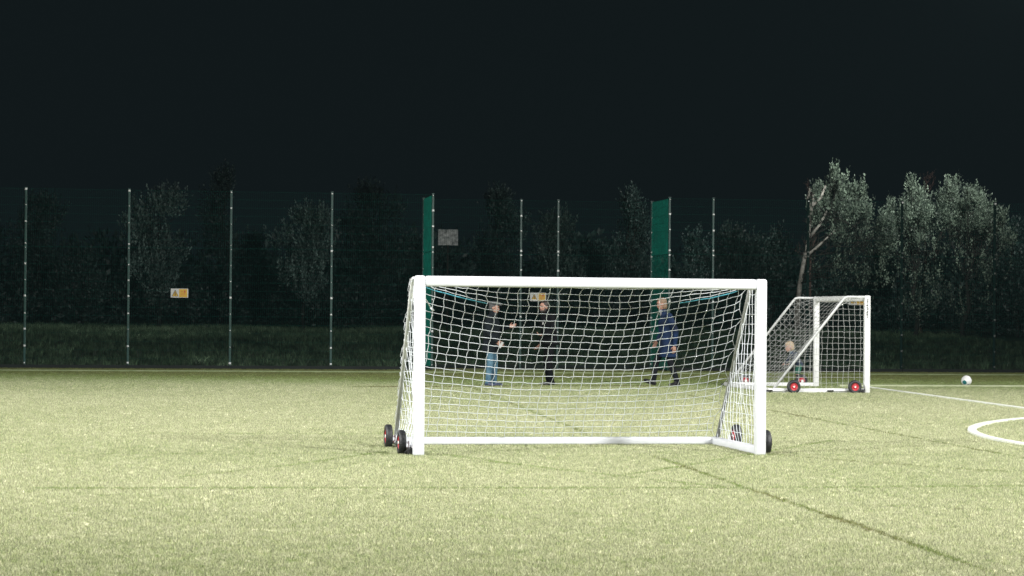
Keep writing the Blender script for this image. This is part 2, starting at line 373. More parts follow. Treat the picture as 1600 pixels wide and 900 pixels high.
# ------------------------------------------------------------------ goals
GW, GH, GD = 3.754, 1.867, 1.885
TB = .115; BB = .09; ARM = .43
def prof(v):      # side profile (depth, height) by arc length v from the crossbar
    z0 = GH - .05; d0 = .05; L1 = ARM
    if v <= L1: return d0 + v, z0
    d1, z1 = d0 + L1, z0; d2, z2 = GD - .03, BB
    L2 = math.hypot(d2 - d1, z2 - z1); t = min(1, (v - L1) / L2)
    return d1 + (d2 - d1) * t, z1 + (z2 - z1) * t
PL = ARM + math.hypot(GD - .03 - .05 - ARM, GH - .05 - BB)
def make_net(seed, rad, sagz=.26, cell=.110, loose=1.0, ucell=.110):
    rs = random.Random(seed); bm = bmesh.new()
    nu = round((GW - .1) / ucell); nv = round(PL / cell)
    def cord(p, q, r=rad):
        m = (p + q) / 2 + Vector((rs.gauss(0, .0025), rs.gauss(0, .0025), rs.gauss(0, .0025)))
        tube(bm, [p, m, q], r, 4, False)
    def knot(p):
        r = rad * 1.7; vs = [bm.verts.new(p + Vector(o) * r) for o in ((1, 0, 0), (-1, 0, 0), (0, 1, 0), (0, -1, 0), (0, 0, 1), (0, 0, -1))]
        for a_, b_, c_ in ((0, 2, 4), (2, 1, 4), (1, 3, 4), (3, 0, 4), (2, 0, 5), (1, 2, 5), (3, 1, 5), (0, 3, 5)): bm.faces.new((vs[a_], vs[b_], vs[c_]))
    G = {}
    for i in range(nu + 1):
        s = -GW / 2 + .06 + (GW - .12) * i / nu; e = abs(2 * i / nu - 1)
        for j in range(nv + 1):
            v = PL * j / nv; d, z = prof(v)
            w = (v / ARM) if v < ARM else (1 - (v - ARM) / (PL - ARM)) ** .75
            k = (1 - e ** 2.6)
            z2 = z - sagz * k * w + .03 * (mnoise.noise(Vector((s * 1.3, v * 1.2, seed * 3))) * w)
            d2 = d + (-.10 * w * k if v > ARM else -.05 * k * w) + .05 * mnoise.noise(Vector((s * .9 + 5, v, seed))) * w
            # net is pulled in by hooks at the edges
            s2 = s
            if e > .97 and 0 < j < nv:
                s2 += (-.05 if s > 0 else .05) * loose * (0 if j % 4 == 0 else (1, 1.5, 1)[j % 4 - 1]) * .8
            zig = .007 * (1 if (i + j) % 2 else -1) if 0 < j < nv else 0
            lean = -.035 * math.sin(math.pi * min(1, w)) * k
            p = Vector((s2 + zig + lean + rs.gauss(0, .0025), d2 + rs.gauss(0, .003), z2 + rs.gauss(0, .002)))
            if j == nv: p.z = BB + .005; p.x = s
            G[i, j] = p
    for i in range(nu + 1):
        for j in range(nv + 1):
            if i < nu and j > 0: cord(G[i, j], G[i + 1, j])
            if j < nv: cord(G[i, j], G[i, j + 1])
            if 0 < j < nv: knot(G[i, j])
    for sd in (-1, 1):
        nt_ = round(GD / cell); nz = round((GH - BB) / cell); H = {}
        def top(t): return GH - .05 if t <= ARM + .05 else GH - .05 + (BB - GH + .05) * (t - .05 - ARM) / (GD - .03 - .05 - ARM)
        for a_ in range(nt_ + 1):
            t = .05 + (GD - .08) * a_ / nt_
            zt = top(t)
            for b_ in range(nz + 1):
                z = BB + (GH - .05 - BB) * b_ / nz
                if z > zt + .03: break
                bulge = .09 * math.sin(math.pi * a_ / nt_) * math.sin(math.pi * min(1, (z - BB) / max(.2, zt - BB)))
                x = sd * (GW / 2 - .04) - sd * bulge * (.6 + .6 * mnoise.noise(Vector((t * 1.5, z * 1.5, seed + sd)))) * loose
                H[a_, b_] = Vector((x + rs.gauss(0, .005), t + rs.gauss(0, .006) - .03 * math.sin(math.pi * b_ / nz), min(z, zt) + rs.gauss(0, .004)))
        for (a_, b_), p in H.items():
            if (a_ + 1, b_) in H: cord(p, H[a_ + 1, b_])
            elif b_ > 0:
                # tie to the sloping edge
                tt = p.y + .5 * cell; cord(p, Vector((sd * (GW / 2 - .03), tt, top(tt))))
            if (a_, b_ + 1) in H: cord(p, H[a_, b_ + 1])
            elif top(p.y) > p.z + .01: cord(p, Vector((sd * (GW / 2 - .03), p.y, top(p.y))))
    return bm, G, nu, nv
def wheel_parts(parent, loc, outer, sx):
    """wheel with its axle along x; sx = side the red rim shows strongest"""
    bm = bmesh.new(); n = 28; prof_ = [(.072, -.034), (.098, -.040), (.118, -.036), (.129, -.022), (.131, 0), (.129, .022), (.118, .036), (.098, .040), (.072, .034)]
    rings = [[bm.verts.new((w_, r_ * math.cos(2 * math.pi * k / n), r_ * math.sin(2 * math.pi * k / n))) for (r_, w_) in prof_] for k in range(n)]
    for k in range(n):
        for i in range(len(prof_)):
            j = (i + 1) % len(prof_)
            f = bm.faces.new((rings[k][i], rings[k][j], rings[(k + 1) % n][j], rings[(k + 1) % n][i])); f.smooth = True
    bmesh.ops.recalc_face_normals(bm, faces=bm.faces)
    w = fbm('wheel', bm, M['tyre'], parent); w.location = loc
    bm = bmesh.new(); n = 24
    pr = [(.076, -.020), (.076, -.030), (.066, -.032), (.058, -.018), (.040, -.014), (.030, -.030), (.012, -.032), (.012, .032), (.030, .030), (.040, .014), (.058, .018), (.066, .032), (.076, .030), (.076, .020)]
    rings = [[bm.verts.new((w_, r_ * math.cos(2 * math.pi * k / n), r_ * math.sin(2 * math.pi * k / n))) for (r_, w_) in pr] for k in range(n)]
    for k in range(n):
        for i in range(len(pr)):
            j = (i + 1) % len(pr)
            f = bm.faces.new((rings[k][i], rings[k][j], rings[(k + 1) % n][j], rings[(k + 1) % n][i])); f.smooth = True
    bmesh.ops.recalc_face_normals(bm, faces=bm.faces)
    fbm('rim', bm, M['red'], w)
    bm = bmesh.new(); tube(bm, [(-.038, 0, 0), (.038, 0, 0)], .017, 12)
    fbm('hub_cap', bm, M['cap_white'], w)
    return w
def make_goal(origin, yaw, seed, label, rad, net_mat, strut_mat, metal, sagz=.26, ucell=.110):
    root = empty('portable_goal', origin, yaw, label, 'football goal', 'portable football goals with wheels')
    for sd in (-1, 1):
        bm = bmesh.new(); box(bm, (sd * (GW - TB) / 2, 0, GH / 2), (TB, TB, GH), bev=.028)
        fbm('post', bm, metal, root, True)
        bm = bmesh.new(); box(bm, (sd * (GW / 2 - .05), GD / 2 + .005, BB / 2 + .006), (BB, GD - .095, BB), bev=.02)
        fbm('side_base_bar', bm, metal, root, True)
        bm = bmesh.new()
        x = sd * (GW / 2 - .04)
        tube(bm, [(x, .04, GH - .035), (x, ARM - .05, GH - .03), (x, ARM + .01, GH - .045), (x, ARM + .06, GH - .10), (x, GD - .07, BB + .0)], .024, 10)
        fbm('net_support_pole', bm, M['white_tube'] if sd < 0 else strut_mat, root, True)
        # net edge laced round the pole
        if sagz < .28:
            rs_ = random.Random(seed + sd); bm = bmesh.new(); pts = []
            for q_ in range(56 if sd < 0 else 0):
                t_ = (q_ + .5) / 56; v_ = ARM * .2 + (PL - ARM * .2) * t_; d_, z_ = prof(v_)
                aa = q_ * 1.9; rr_ = rs_.uniform(.026, .042)
                pts.append(Vector((x + sd * rr_ * abs(math.cos(aa)) - sd * .01, d_ + .02 + .04 * math.sin(aa), z_ + rs_.uniform(-.02, .02))))
            if pts:
                tube(bm, pts, rad * 1.1, 4, False)
                for q_ in range(0, 54, 2): tube(bm, [pts[q_], (pts[q_] + pts[q_ + 2]) / 2 + Vector((sd * .015, 0, -.02)), pts[q_ + 2]], rad, 4, False)
                fbm('net_lacing', bm, net_mat, root)
        for t_ in (.27, 1.46):
            wx = sd * (GW / 2 + .085)
            wheel_parts(root, (wx, t_, .129), None, sd)
            bm = bmesh.new()
            box(bm, (sd * (GW / 2 + .012), t_ + .02, .06), (.034, .16, .035), bev=.006)
            tube(bm, [(sd * (GW / 2 + .0), t_, .129), (wx - sd * .02, t_, .129)], .011, 8)
            box(bm, (sd * (GW / 2 + .006), t_, .10), (.014, .05, .09), bev=.003)
            tube(bm, [(sd * (GW / 2 + .02), t_ + .08, .055), (sd * (GW / 2 + .03), t_ + .40, .052)], .010, 8)
            fbm('wheel_bracket', bm, metal, root)
            bm = bmesh.new(); tube(bm, [(sd * (GW / 2 + .03), t_ + .40, .052), (sd * (GW / 2 + .034), t_ + .52, .050)], .017, 10)
            fbm('lever_grip', bm, M['black'], root, True)
    bm = bmesh.new(); box(bm, (0, .001, GH - TB / 2 - .001), (GW - 2 * TB + .01, TB - .004, TB - .004), bev=.028); fbm('crossbar', bm, metal, root, True)
    bm = bmesh.new(); box(bm, (0, GD, BB / 2 + .008), (GW - .012, BB - .004, BB - .004), bev=.02); fbm('back_base_bar', bm, metal, root, True)
    bm, G, nu, nv = make_net(seed, rad, sagz, ucell=ucell)
    net = fbm('net', bm, net_mat, root)
    bm = bmesh.new(); box(bm, (-GW / 2 - .02, .12, .05), (.05, .12, .07), bev=.01); tube(bm, [(-GW / 2 - .01, .06, .08), (-GW / 2 - .06, .12, .03)], .018, 8); fbm('corner_bracket', bm, M['black'], root)
    # net clips along the crossbar underside
    bm = bmesh.new()
    for i in range(nu + 1):
        p = G[i, 0]; box(bm, (p.x, .06, GH - TB * .55), (.02, .02, .03))
    fbm('net_clip_row', bm, M['cap_white'], root)['kind'] = 'stuff'
    return root, G, nu, nv
def yawed(o, yaw, p):
    return Vector(o) + Vector((math.cos(yaw) * p[0] - math.sin(yaw) * p[1], math.sin(yaw) * p[0] + math.cos(yaw) * p[1], p[2]))
g1, G1, nu, nv = make_goal((.842, 24.06, 0), .169, 3, 'large white goal with net and red-rimmed wheels facing the camera in the centre', .0030, M['cord'], M['grey_tube'], M['white_metal'])
# thicker light blue cord threaded through the roof of the net near each top corner
for cols in (range(1, 8), range(nu - 7, nu)):
    bm = bmesh.new(); pts = [G1[i, 4].lerp(G1[i, 5], .3) + Vector((0, 0, .002)) for i in cols]; tube(bm, pts, .006, 6); fbm('blue_cord', bm, M['blue_cord'], g1)
bm = bmesh.new(); tube(bm, [Vector((-GW / 2 + .05, .12, 1.70)), Vector((-GW / 2 + .17, .35, 1.62)), Vector((-GW / 2 + .24, .5, 1.54))], .006, 5)
tube(bm, [Vector((-GW / 2 + .24, .5, 1.54)), Vector((-GW / 2 + .27, .5, 1.50))], .012, 5)
fbm('loose_tie', bm, M['cord'], g1)
g2, G2, nu2, nv2 = make_goal((6.52, 45.62, 0), 1.705, 8, 'white goal further back, seen from its side, open towards the right', .0030, M['cord2'], M['white_tube'], M['old_white'], .30, .26)
# dark print down the outer face of the near post (illegible at this distance)
bm = bmesh.new(); rs = random.Random(4); z = GH - .07
while z > GH - .42:
    h_ = rs.uniform(.012, .03); box(bm, (-GW / 2 - .002, rs.uniform(-.006, .006) + .01, z), (.003, rs.uniform(.02, .034), h_)); z -= h_ + rs.uniform(.008, .016)
fbm('printed_marks', bm, M['black'], g2)

# ------------------------------------------------------------------ ball
bm = bmesh.new(); bmesh.ops.create_icosphere(bm, subdivisions=4, radius=.11)
dirs = [Vector(v).normalized() for v in ((-.55, -.75, -.35), (.8, -.3, .5), (.3, .8, -.4), (-.6, .4, .7), (.2, -.5, -.85))]
for f in bm.faces:
    c = f.calc_center_median().normalized(); f.smooth = True
    k = max(c.dot(d) for d in dirs); d0 = dirs[0]
    if c.dot(d0) > .90: f.material_index = 1
    elif max(c.dot(d) for d in dirs[1:]) > .955: f.material_index = 2
M['ball_white'] = mat('white_ball_leather', (.72, .72, .72), .4, var=.04); M['ball_teal'] = mat('teal_ball_panel', (.01, .13, .14), .4); M['ball_grey'] = mat('grey_ball_panel', (.25, .27, .29), .4)
bl = fbm('football', bm, M['ball_white']); bl.data.materials.append(M['ball_teal']); bl.data.materials.append(M['ball_grey'])
p = ground(1510, 604); bl.location = (p.x, p.y, .125)
tag(bl, 'white football with a teal patch lying on the turf near the right edge', 'football')

# ------------------------------------------------------------------ fence
fence = empty('mesh_fence', FO, FA, 'tall dark green welded mesh fence with steel posts and a recess behind the goal', 'fence')
# fence-local frame: x along FU, y along FN
bm = bmesh.new(); box(bm, (0, 0, FH / 2), (.055, .055, FH), bev=.008); box(bm, (0, 0, FH + .012), (.062, .062, .02)); post_me = bpy.data.meshes.new('fence_post'); bm.to_mesh(post_me); bm.free(); post_me.materials.append(M['fence'])
bm = bmesh.new(); box(bm, (0, -.045, 0), (.05, .018, .045), bev=.006); tube(bm, [(0, -.05, 0), (0, -.068, 0)], .012, 8)
clip_me = bpy.data.meshes.new('clip'); bm.to_mesh(clip_me); bm.free(); clip_me.materials.append(M['clip'])
clipz = [FH - .03, FH - .42, FH - .82, FH - 1.35, FH - 1.46, 2.60, 2.20, 1.80, 1.38, .98, .56, .15]
post_shaded = post_me.copy(); post_shaded.materials.clear(); post_shaded.materials.append(mat('shaded_green_post', (.002, .012, .010), .7, spec=.1))  # right-hand post copy with its unlit look put into the colour
clip_shaded = clip_me.copy(); clip_shaded.materials.clear(); clip_shaded.materials.append(mat('shaded_clip', (.06, .07, .065), .6))  # clip copy darkened to paint the same lack of light
def fpost(x, y, rz=0, clips=True):
    p = link('fence_post', post_shaded if x > 19 else post_me, None, fence); p.location = (x, y, 0); p.rotation_euler = (0, 0, rz)
    if clips:
        for z in clipz:
            c = link('clip', clip_shaded if x > 19 and z < FH - .1 else clip_me, None, p); c.location = (0, 0, z + random.uniform(-.01, .01)); q_ = random.uniform(.35, 1.15); c.scale = (q_, 1, q_)
def panel_mesh(name, h, f=1.0):
    bm = bmesh.new(); w = PW - .07; nvw = int(w / .05)
    def bar(a_, b_, r):
        tube(bm, [a_, b_], r, 4, False)
    for i in range(nvw + 1):
        x = -w / 2 + w * i / nvw; bar((x, 0, 0), (x, 0, h), .0015 * f)
    k = int(h / .2)
    for j in range(k + 1):
        z = h * j / k
        for dy in (-.006, .006): bar((-w / 2, dy, z), (w / 2, dy, z), .0018)
    me = bpy.data.meshes.new(name); bm.to_mesh(me); bm.free(); me.materials.append(M['wire']); return me
LOWH, UPH = 2.96, 1.42
low_me, up_me = panel_mesh('mesh_panel', LOWH), panel_mesh('mesh_panel', UPH)
ret_low, ret_up = panel_mesh('mesh_panel', LOWH, 1.5), panel_mesh('mesh_panel', UPH, 2.6)  # heavier wires in the upper return imitate stronger light near the top
for m_ in (ret_low, ret_up): m_.materials.clear(); m_.materials.append(M['wire_lit'])
def fpanel(x0, y0, x1, y1, ret=False):
    L_ = math.hypot(x1 - x0, y1 - y0); a_ = math.atan2(y1 - y0, x1 - x0); sc = (L_ - .07) / (PW - .07)
    for me, z in ((ret_low if ret else low_me, .05), (ret_up if ret else up_me, .05 + LOWH + .01)):
        o = link('mesh_panel', me, None, fence); o.location = ((x0 + x1) / 2, (y0 + y1) / 2, z); o.rotation_euler = (0, 0, a_); o.scale = (sc, 1, 1)
lp = [PW * k for k in range(-3, 4)] + [sA]
rp_ = [sB] + [PW * 4 + 7.28 + PW * k for k in range(-0, 6)]
for q in (lp, rp_):
    for x in q: fpost(x, 0)
    for x0, x1 in zip(q, q[1:]): fpanel(x0, 0, x1, 0)
bxs = [sA, fence_s(813, DEP), fence_s(871, DEP), sB]
for x in bxs: fpost(x, DEP)
for x0, x1 in zip(bxs, bxs[1:]): fpanel(x0, DEP, x1, DEP)
fpanel(sA, 0, sA, DEP, True); fpanel(sB, 0, sB, DEP, True)
bm = bmesh.new(); box(bm, (0, 0, 0), (1, .06, .14)); kme = bpy.data.meshes.new('edging_board'); bm.to_mesh(kme); bm.free(); kme.materials.append(M['kerb'])
def kerb(x0, y0, x1, y1):
    L_ = math.hypot(x1 - x0, y1 - y0); o = link('edging_board', kme, None, fence); o.location = ((x0 + x1) / 2, (y0 + y1) / 2, .03); o.rotation_euler = (0, 0, math.atan2(y1 - y0, x1 - x0)); o.scale = (L_ - .01, 1, 1)
for q in (lp, rp_):
    for x0, x1 in zip(q, q[1:]): kerb(x0, -.07, x1, -.07)
kerb(sA - .05, .0, sA - .05, DEP); kerb(sB + .05, 0, sB + .05, DEP); kerb(sA, DEP + .07, sB, DEP + .07)

# ------------------------------------------------------------------ signs
M['sign_white'] = mat('white_sign_plate', (.40, .41, .39), .5); M['sign_yellow'] = mat('yellow_sign_print', (.44, .27, .016), .5, var=.08); M['sign_red'] = mat('red_sign_print', (.35, .05, .02), .5)
def sign(px, py, off, label, wpx=None):
    s = fence_s(px, off); o_ = FO + FU * s + FN * (off - .05); z = atdist(px, py, o_.y).z
    root = empty('warning_sign', (o_.x, o_.y, z), FA, label, 'warning sign', 'yellow and white warning signs on the fence')
    w, h = .43, .225
    bm = bmesh.new(); box(bm, (0, 0, 0), (w, .008, h), bev=.002); fbm('plate', bm, M['sign_white'], root)
    bm = bmesh.new(); A_ = .085
    vs = [bm.verts.new(v) for v in ((-.105 - A_, -.0055, -.085), (-.105 + A_, -.0055, -.085), (-.105, -.0055, .085))]; f = bm.faces.new(vs); bmesh.ops.recalc_face_normals(bm, faces=[f])
    fbm('black_triangle', bm, M['black'], root)
    bm = bmesh.new(); A_ = .066
    vs = [bm.verts.new(v) for v in ((-.105 - A_, -.0075, -.076), (-.105 + A_, -.0075, -.076), (-.105, -.0075, .058))]; bm.faces.new(vs)
    fbm('yellow_triangle', bm, M['sign_yellow'], root)
    bm = bmesh.new(); box(bm, (-.105, -.010, -.012), (.020, .003, .07)); box(bm, (-.105, -.010, -.062), (.020, .003, .014)); box(bm, (-.092, -.010, -.03), (.03, .0028, .012))
    fbm('warning_symbol', bm, M['black'], root)
    bm = bmesh.new(); box(bm, (.092, -.0065, .0), (.20, .004, .20)); fbm('yellow_panel', bm, M['sign_yellow'], root)
    bm = bmesh.new(); box(bm, (.06, -.010, .045), (.06, .003, .010)); box(bm, (.13, -.010, .04), (.035, .003, .05)); box(bm, (.09, -.010, -.0), (.12, .003, .008)); box(bm, (.09, -.010, -.04), (.12, .003, .008))
    fbm('printed_lines', bm, M['sign_red'], root)
sign(280, 458, 0, 'yellow and white warning sign low on the fence left of the goal')
sign(840, 464, DEP, 'yellow and white warning sign seen through the net above the bearded man')
sign(1338, 470, 0, 'yellow and white warning sign seen behind the side-on goal crossbar')

# mottled board among the trees
M['mottle'] = mat('mottled_pale_board', (.16, .18, .18), .8, scale=9, col2=(.75, .78, .77), detail=6)
p = atdist(700, 371, 76)
root = empty('notice_board', (p.x, p.y, terrain_z(p.x, p.y)), FA, 'mottled pale board on a post standing in the dark trees', 'board')
hb = p.z - root.location.z
bm = bmesh.new(); box(bm, (0, 0, hb), (.66, .03, .52), bev=.005); fbm('board', bm, M['mottle'], root)
bm = bmesh.new(); tube(bm, [(0, .04, 0), (0, .04, hb + .2)], .035, 8); fbm('board_post', bm, M['bark'], root)

#PEOPLE#
# ------------------------------------------------------------------ people
def cap(bm, p0, p1, r0, r1, n=12, fy=1.0):
    p0 = Vector(p0); p1 = Vector(p1); d = p1 - p0
    if d.length < 1e-6: d = Vector((0, 0, 1e-4))
    x, y = frame_of(d); dn = d.normalized(); rings = []
    for t in (-80, -50, -20): rings.append((p0 + dn * r0 * math.sin(R(t)), r0 * math.cos(R(t))))
    for t in (20, 50, 80): rings.append((p1 + dn * r1 * math.sin(R(t)), r1 * math.cos(R(t))))
    vs = [[bm.verts.new(c + (x * math.cos(2 * math.pi * k / n) + y * math.sin(2 * math.pi * k / n)) * r) for k in range(n)] for c, r in rings]
    for a_, b_ in zip(vs, vs[1:]):
        for k in range(n): bm.faces.new((a_[k], a_[(k + 1) % n], b_[(k + 1) % n], b_[k]))
    bm.faces.new(vs[0][::-1]); bm.faces.new(vs[-1])
def ell(bm, c, r, m=None):
    rr = bmesh.ops.create_icosphere(bm, subdivisions=3, radius=1.0)
    for v in rr['verts']:
        p = Vector((v.co.x * r[0], v.co.y * r[1], v.co.z * r[2]))
        v.co = (m @ (Vector(c) + p)) if m is not None else Vector(c) + p
def loft(bm, rings, n=20, pw=2.3):
    vs = []
    for (cx, cy, cz, rx, ry) in rings:
        ring = []
        for k in range(n):
            a_ = 2 * math.pi * k / n; c, s = math.cos(a_), math.sin(a_)
            ring.append(bm.verts.new((cx + rx * math.copysign(abs(c) ** (2 / pw), c), cy + ry * math.copysign(abs(s) ** (2 / pw), s), cz)))
        vs.append(ring)
    for a_, b_ in zip(vs, vs[1:]):
        for k in range(n): bm.faces.new((a_[k], a_[(k + 1) % n], b_[(k + 1) % n], b_[k]))
    bm.faces.new(vs[0][::-1]); bm.faces.new(vs[-1])
def remeshed(name, bm, m, parent, vox, smooth=3, fold=0.0, fsize=.12):
    bmesh.ops.recalc_face_normals(bm, faces=bm.faces)
    o = fbm(name, bm, m, parent, True)
    r = o.modifiers.new('r', 'REMESH'); r.mode = 'VOXEL'; r.voxel_size = vox; r.use_smooth_shade = True
    s = o.modifiers.new('s', 'SMOOTH'); s.iterations = smooth; s.factor = .5
    if fold:
        t = bpy.data.textures.new('fold', 'CLOUDS'); t.noise_scale = fsize
        d = o.modifiers.new('d', 'DISPLACE'); d.texture = t; d.strength = fold; d.texture_coords = 'LOCAL'
    return o
SK = mat('skin', (.26, .14, .10), .5, var=.08, scale=20); SKC = mat('child_skin', (.36, .22, .17), .5, var=.06, scale=20)
def person(label, loc, yaw, P, skin=SK, k=1.0, headk=1.0, hair=None, hair_style='short', beard=None, cap_m=None, jacket=None, trousers=None, shoes=None, hem=.62, sleeve_r=1.0, bulk=1.0, long_coat=False, shorts=False, collar=None):
    """P: joints in local metres, x forward, y left"""
    root = empty('person', loc, yaw, label, 'person')
    V = lambda n: Vector(P[n])
    hm = Matrix.Translation(V('head')) @ Euler((P.get('hroll', 0), P.get('hpitch', 0), P.get('hyaw', 0)), 'XYZ').to_matrix().to_4x4() @ Matrix.Diagonal((headk, headk, headk, 1))
    H = lambda *p: hm @ Vector(p)
    bm = bmesh.new()
    # head: skull, face, jaw, nose, brow, lips, ears
    ell(bm, (-.012, 0, .022), (.098, .077, .098), hm); ell(bm, (.022, 0, -.030), (.066, .060, .085), hm); ell(bm, (.040, 0, -.082), (.036, .036, .030), hm)
    cap(bm, H(.078, 0, .012), H(.096 if k > .7 else .088, 0, -.024), .009 * headk, (.0125 if k > .7 else .011) * headk); ell(bm, (.080, 0, .036), (.018, .048, .012), hm)
    ell(bm, (.082, 0, -.058), (.012, .024, .011), hm)
    for s in (-1, 1): ell(bm, (-.008, s * .078, -.008), (.020, .009, .032), hm); ell(bm, (.060, s * .038, -.02), (.02, .02, .02), hm)
    cap(bm, V('neck'), H(-.015, 0, -.05), .056 * k, .050 * k)
    ch, pe = V('chest'), V('pelvis')
    cap(bm, pe, pe.lerp(ch, .5), .10 * k, .10 * k); cap(bm, pe.lerp(ch, .5), ch, .10 * k, .10 * k); cap(bm, ch, V('neck'), .07 * k, .046 * k)
    for s in 'lr':
        cap(bm, V('sh_' + s), ch, .04 * k, .06 * k)
        cap(bm, V('sh_' + s), V('el_' + s), .046 * k, .036 * k); cap(bm, V('el_' + s), V('wr_' + s), .036 * k, .025 * k)
        cap(bm, V('hip_' + s), V('kn_' + s), .072 * k, .050 * k); cap(bm, V('kn_' + s), V('an_' + s), .052 * k, .034 * k)
        cap(bm, V('an_' + s), V('an_' + s).lerp(V('toe_' + s), .4) + Vector((0, 0, -.02 * k)), .026 * k, .014 * k)
        # hand: palm, four fingers, thumb
        w = V('wr_' + s); d = (Vector(P.get('hd_' + s, w - V('el_' + s)))).normalized()
        sd = Vector(P.get('hs_' + s, (0, 1 if s == 'l' else -1, 0))); sd = (sd - d * sd.dot(d)).normalized(); nrm = d.cross(sd)
        if s == 'r': nrm = -nrm
        for q in (-.026, -.009, .009, .026): cap(bm, w + d * .012 * k + sd * q * .6 * k, w + d * .085 * k + sd * q * k, .014 * k, .013 * k, 8)
        for i, (q, ln) in enumerate(((-.030, .062), (-.010, .078), (.010, .084), (.030, .074))):
            b0 = w + d * .088 * k + sd * q * k; cu = P.get('curl', .5) * (1.1 - .15 * i)
            d1 = (d * math.cos(cu * .6) + nrm * math.sin(cu * .6) + sd * q * 3).normalized(); d2 = (d * math.cos(cu * 1.5) + nrm * math.sin(cu * 1.5)).normalized()
            m1 = b0 + d1 * ln * .55 * k; cap(bm, b0, m1, .0098 * k, .009 * k, 8); cap(bm, m1, m1 + d2 * ln * .5 * k, .009 * k, .0075 * k, 8)
        tb = w + d * .030 * k + sd * .026 * k; t1 = tb + (d * .6 + sd * .7 + nrm * .3).normalized() * .042 * k
        cap(bm, tb, t1, .012 * k, .010 * k, 8); cap(bm, t1, t1 + (d * .9 + sd * .3 + nrm * .3).normalized() * .032 * k, .010 * k, .008 * k, 8)
    remeshed('body', bm, skin, root, .0068 * max(k, .75), 2)
    for s in (-1, 1):
        bm = bmesh.new(); ell(bm, (.080, s * .030, .012), (.010, .013, .008), hm); fbm('eye', bm, M['black'], root, True)
    bm = bmesh.new(); ell(bm, (.0905, 0, -.058), (.006, .022, .004), hm); fbm('mouth', bm, mat('lips', (.25, .08, .07)), root, True)
    if hair:
        bm = bmesh.new()
        ell(bm, (-.026, 0, .045), (.096, .084, .090), hm); ell(bm, (-.050, 0, .0), (.068, .080, .085), hm)
        if hair_style == 'long': ell(bm, (-.045, 0, -.05), (.07, .078, .075), hm); ell(bm, (.02, 0, .10), (.07, .06, .03), hm)
        if hair_style == 'child': ell(bm, (.01, 0, .075), (.085, .082, .055), hm); ell(bm, (-.05, 0, -.03), (.07, .08, .07), hm)
        remeshed('hair', bm, hair, root, .008, 2, .012, .02)
    if beard:
        bm = bmesh.new(); ell(bm, (.040, 0, -.082), (.052, .054, .042), hm); ell(bm, (.01, .052, -.05), (.03, .016, .05), hm); ell(bm, (.01, -.052, -.05), (.03, .016, .05), hm); ell(bm, (.088, 0, -.044), (.014, .03, .008), hm)
        remeshed('beard', bm, beard, root, .007, 2, .006, .02)
    if cap_m:
        bm = bmesh.new(); ell(bm, (-.012, 0, .085), (.122, .098, .045), hm); ell(bm, (.02, 0, .095), (.105, .092, .038), hm); ell(bm, (.10, 0, .066), (.055, .066, .012), hm)
        remeshed('flat_cap', bm, cap_m, root, .007, 3)
    # jacket
    bm = bmesh.new(); b = bulk * k; a = pe - (ch - pe) * .0
    up = (ch - pe)
    hz = hem
    rings = []
    for t, rx, ry in ((0, .155, .185), (.25, .155, .185), (.5, .150, .18), (.75, .155, .19), (.95, .150, .205), (1.12, .115, .185), (1.22, .075, .11)):
        c = pe + up * t; rings.append((c.x, c.y, c.z, rx * b, ry * b))
    if hz < pe.z:
        low = [(pe.x - .01, pe.y, hz, .165 * b * (1.1 if long_coat else 1), .20 * b), (pe.x - .005, pe.y, (hz + pe.z) / 2, .165 * b, .195 * b)]
        rings = low + rings
    loft(bm, rings)
    for s in 'lr':
        cap(bm, V('sh_' + s), ch + Vector((0, 0, .02 * k)), .075 * b, .10 * b)
        cap(bm, V('sh_' + s), V('el_' + s), .072 * b * sleeve_r, .058 * b * sleeve_r); cap(bm, V('el_' + s), V('wr_' + s).lerp(V('el_' + s), .06), .058 * b * sleeve_r, .042 * b * sleeve_r)
    nk = V('neck'); cap(bm, nk - Vector((0, 0, .03 * k)), nk + Vector((.0, 0, .035 * k)), .078 * b, .070 * b)
    remeshed('jacket', bm, jacket, root, .012, 4, .022, .09)
    if collar:
        bm = bmesh.new(); cap(bm, nk + Vector((.03, 0, -.03)) * k, nk + Vector((.045, 0, .03)) * k, .058 * k, .056 * k); remeshed('collar', bm, collar, root, .008, 2)
    # trousers
    bm = bmesh.new(); cap(bm, V('hip_l'), V('hip_r'), .098 * k, .098 * k); cap(bm, pe, pe + Vector((0, 0, -.05 * k)), .12 * k, .12 * k)
    for s in 'lr':
        if shorts: cap(bm, V('hip_' + s), V('hip_' + s).lerp(V('kn_' + s), .85), .092 * k, .088 * k)
        else: cap(bm, V('hip_' + s), V('kn_' + s), .092 * k, .070 * k); cap(bm, V('kn_' + s), V('an_' + s) + Vector((0, 0, .0)), .070 * k, .058 * k)
    remeshed('shorts' if shorts else 'trousers', bm, trousers, root, .010, 3, .022, .07)
    if shorts:
        for s in 'lr':
            bm = bmesh.new(); cap(bm, V('kn_' + s).lerp(V('an_' + s), .15), V('an_' + s), .056 * k, .042 * k); remeshed('sock', bm, shoes[0], root, .008, 2)
    for s in 'lr':
        an, to = V('an_' + s), V('toe_' + s); d = (to - an); bm = bmesh.new()
        he = an + Vector((-.035 * k, 0, -.035 * k)) if 'heel_' + s not in P else Vector(P['heel_' + s])
        cap(bm, he, he.lerp(to, .55), .040 * k, .044 * k); cap(bm, he.lerp(to, .5), to, .044 * k, .032 * k); cap(bm, an + Vector((0, 0, .0)), he.lerp(to, .40), .048 * k, .046 * k)
        so = remeshed('shoe', bm, shoes[0], root, .008, 2)
        bm = bmesh.new(); dn = Vector((d.x, d.y, 0)).normalized(); L_ = (to - he).length + .07 * k; c = (he + to) / 2
        pz = (to - he).normalized(); rot = pz.to_track_quat('X', 'Z').to_matrix()
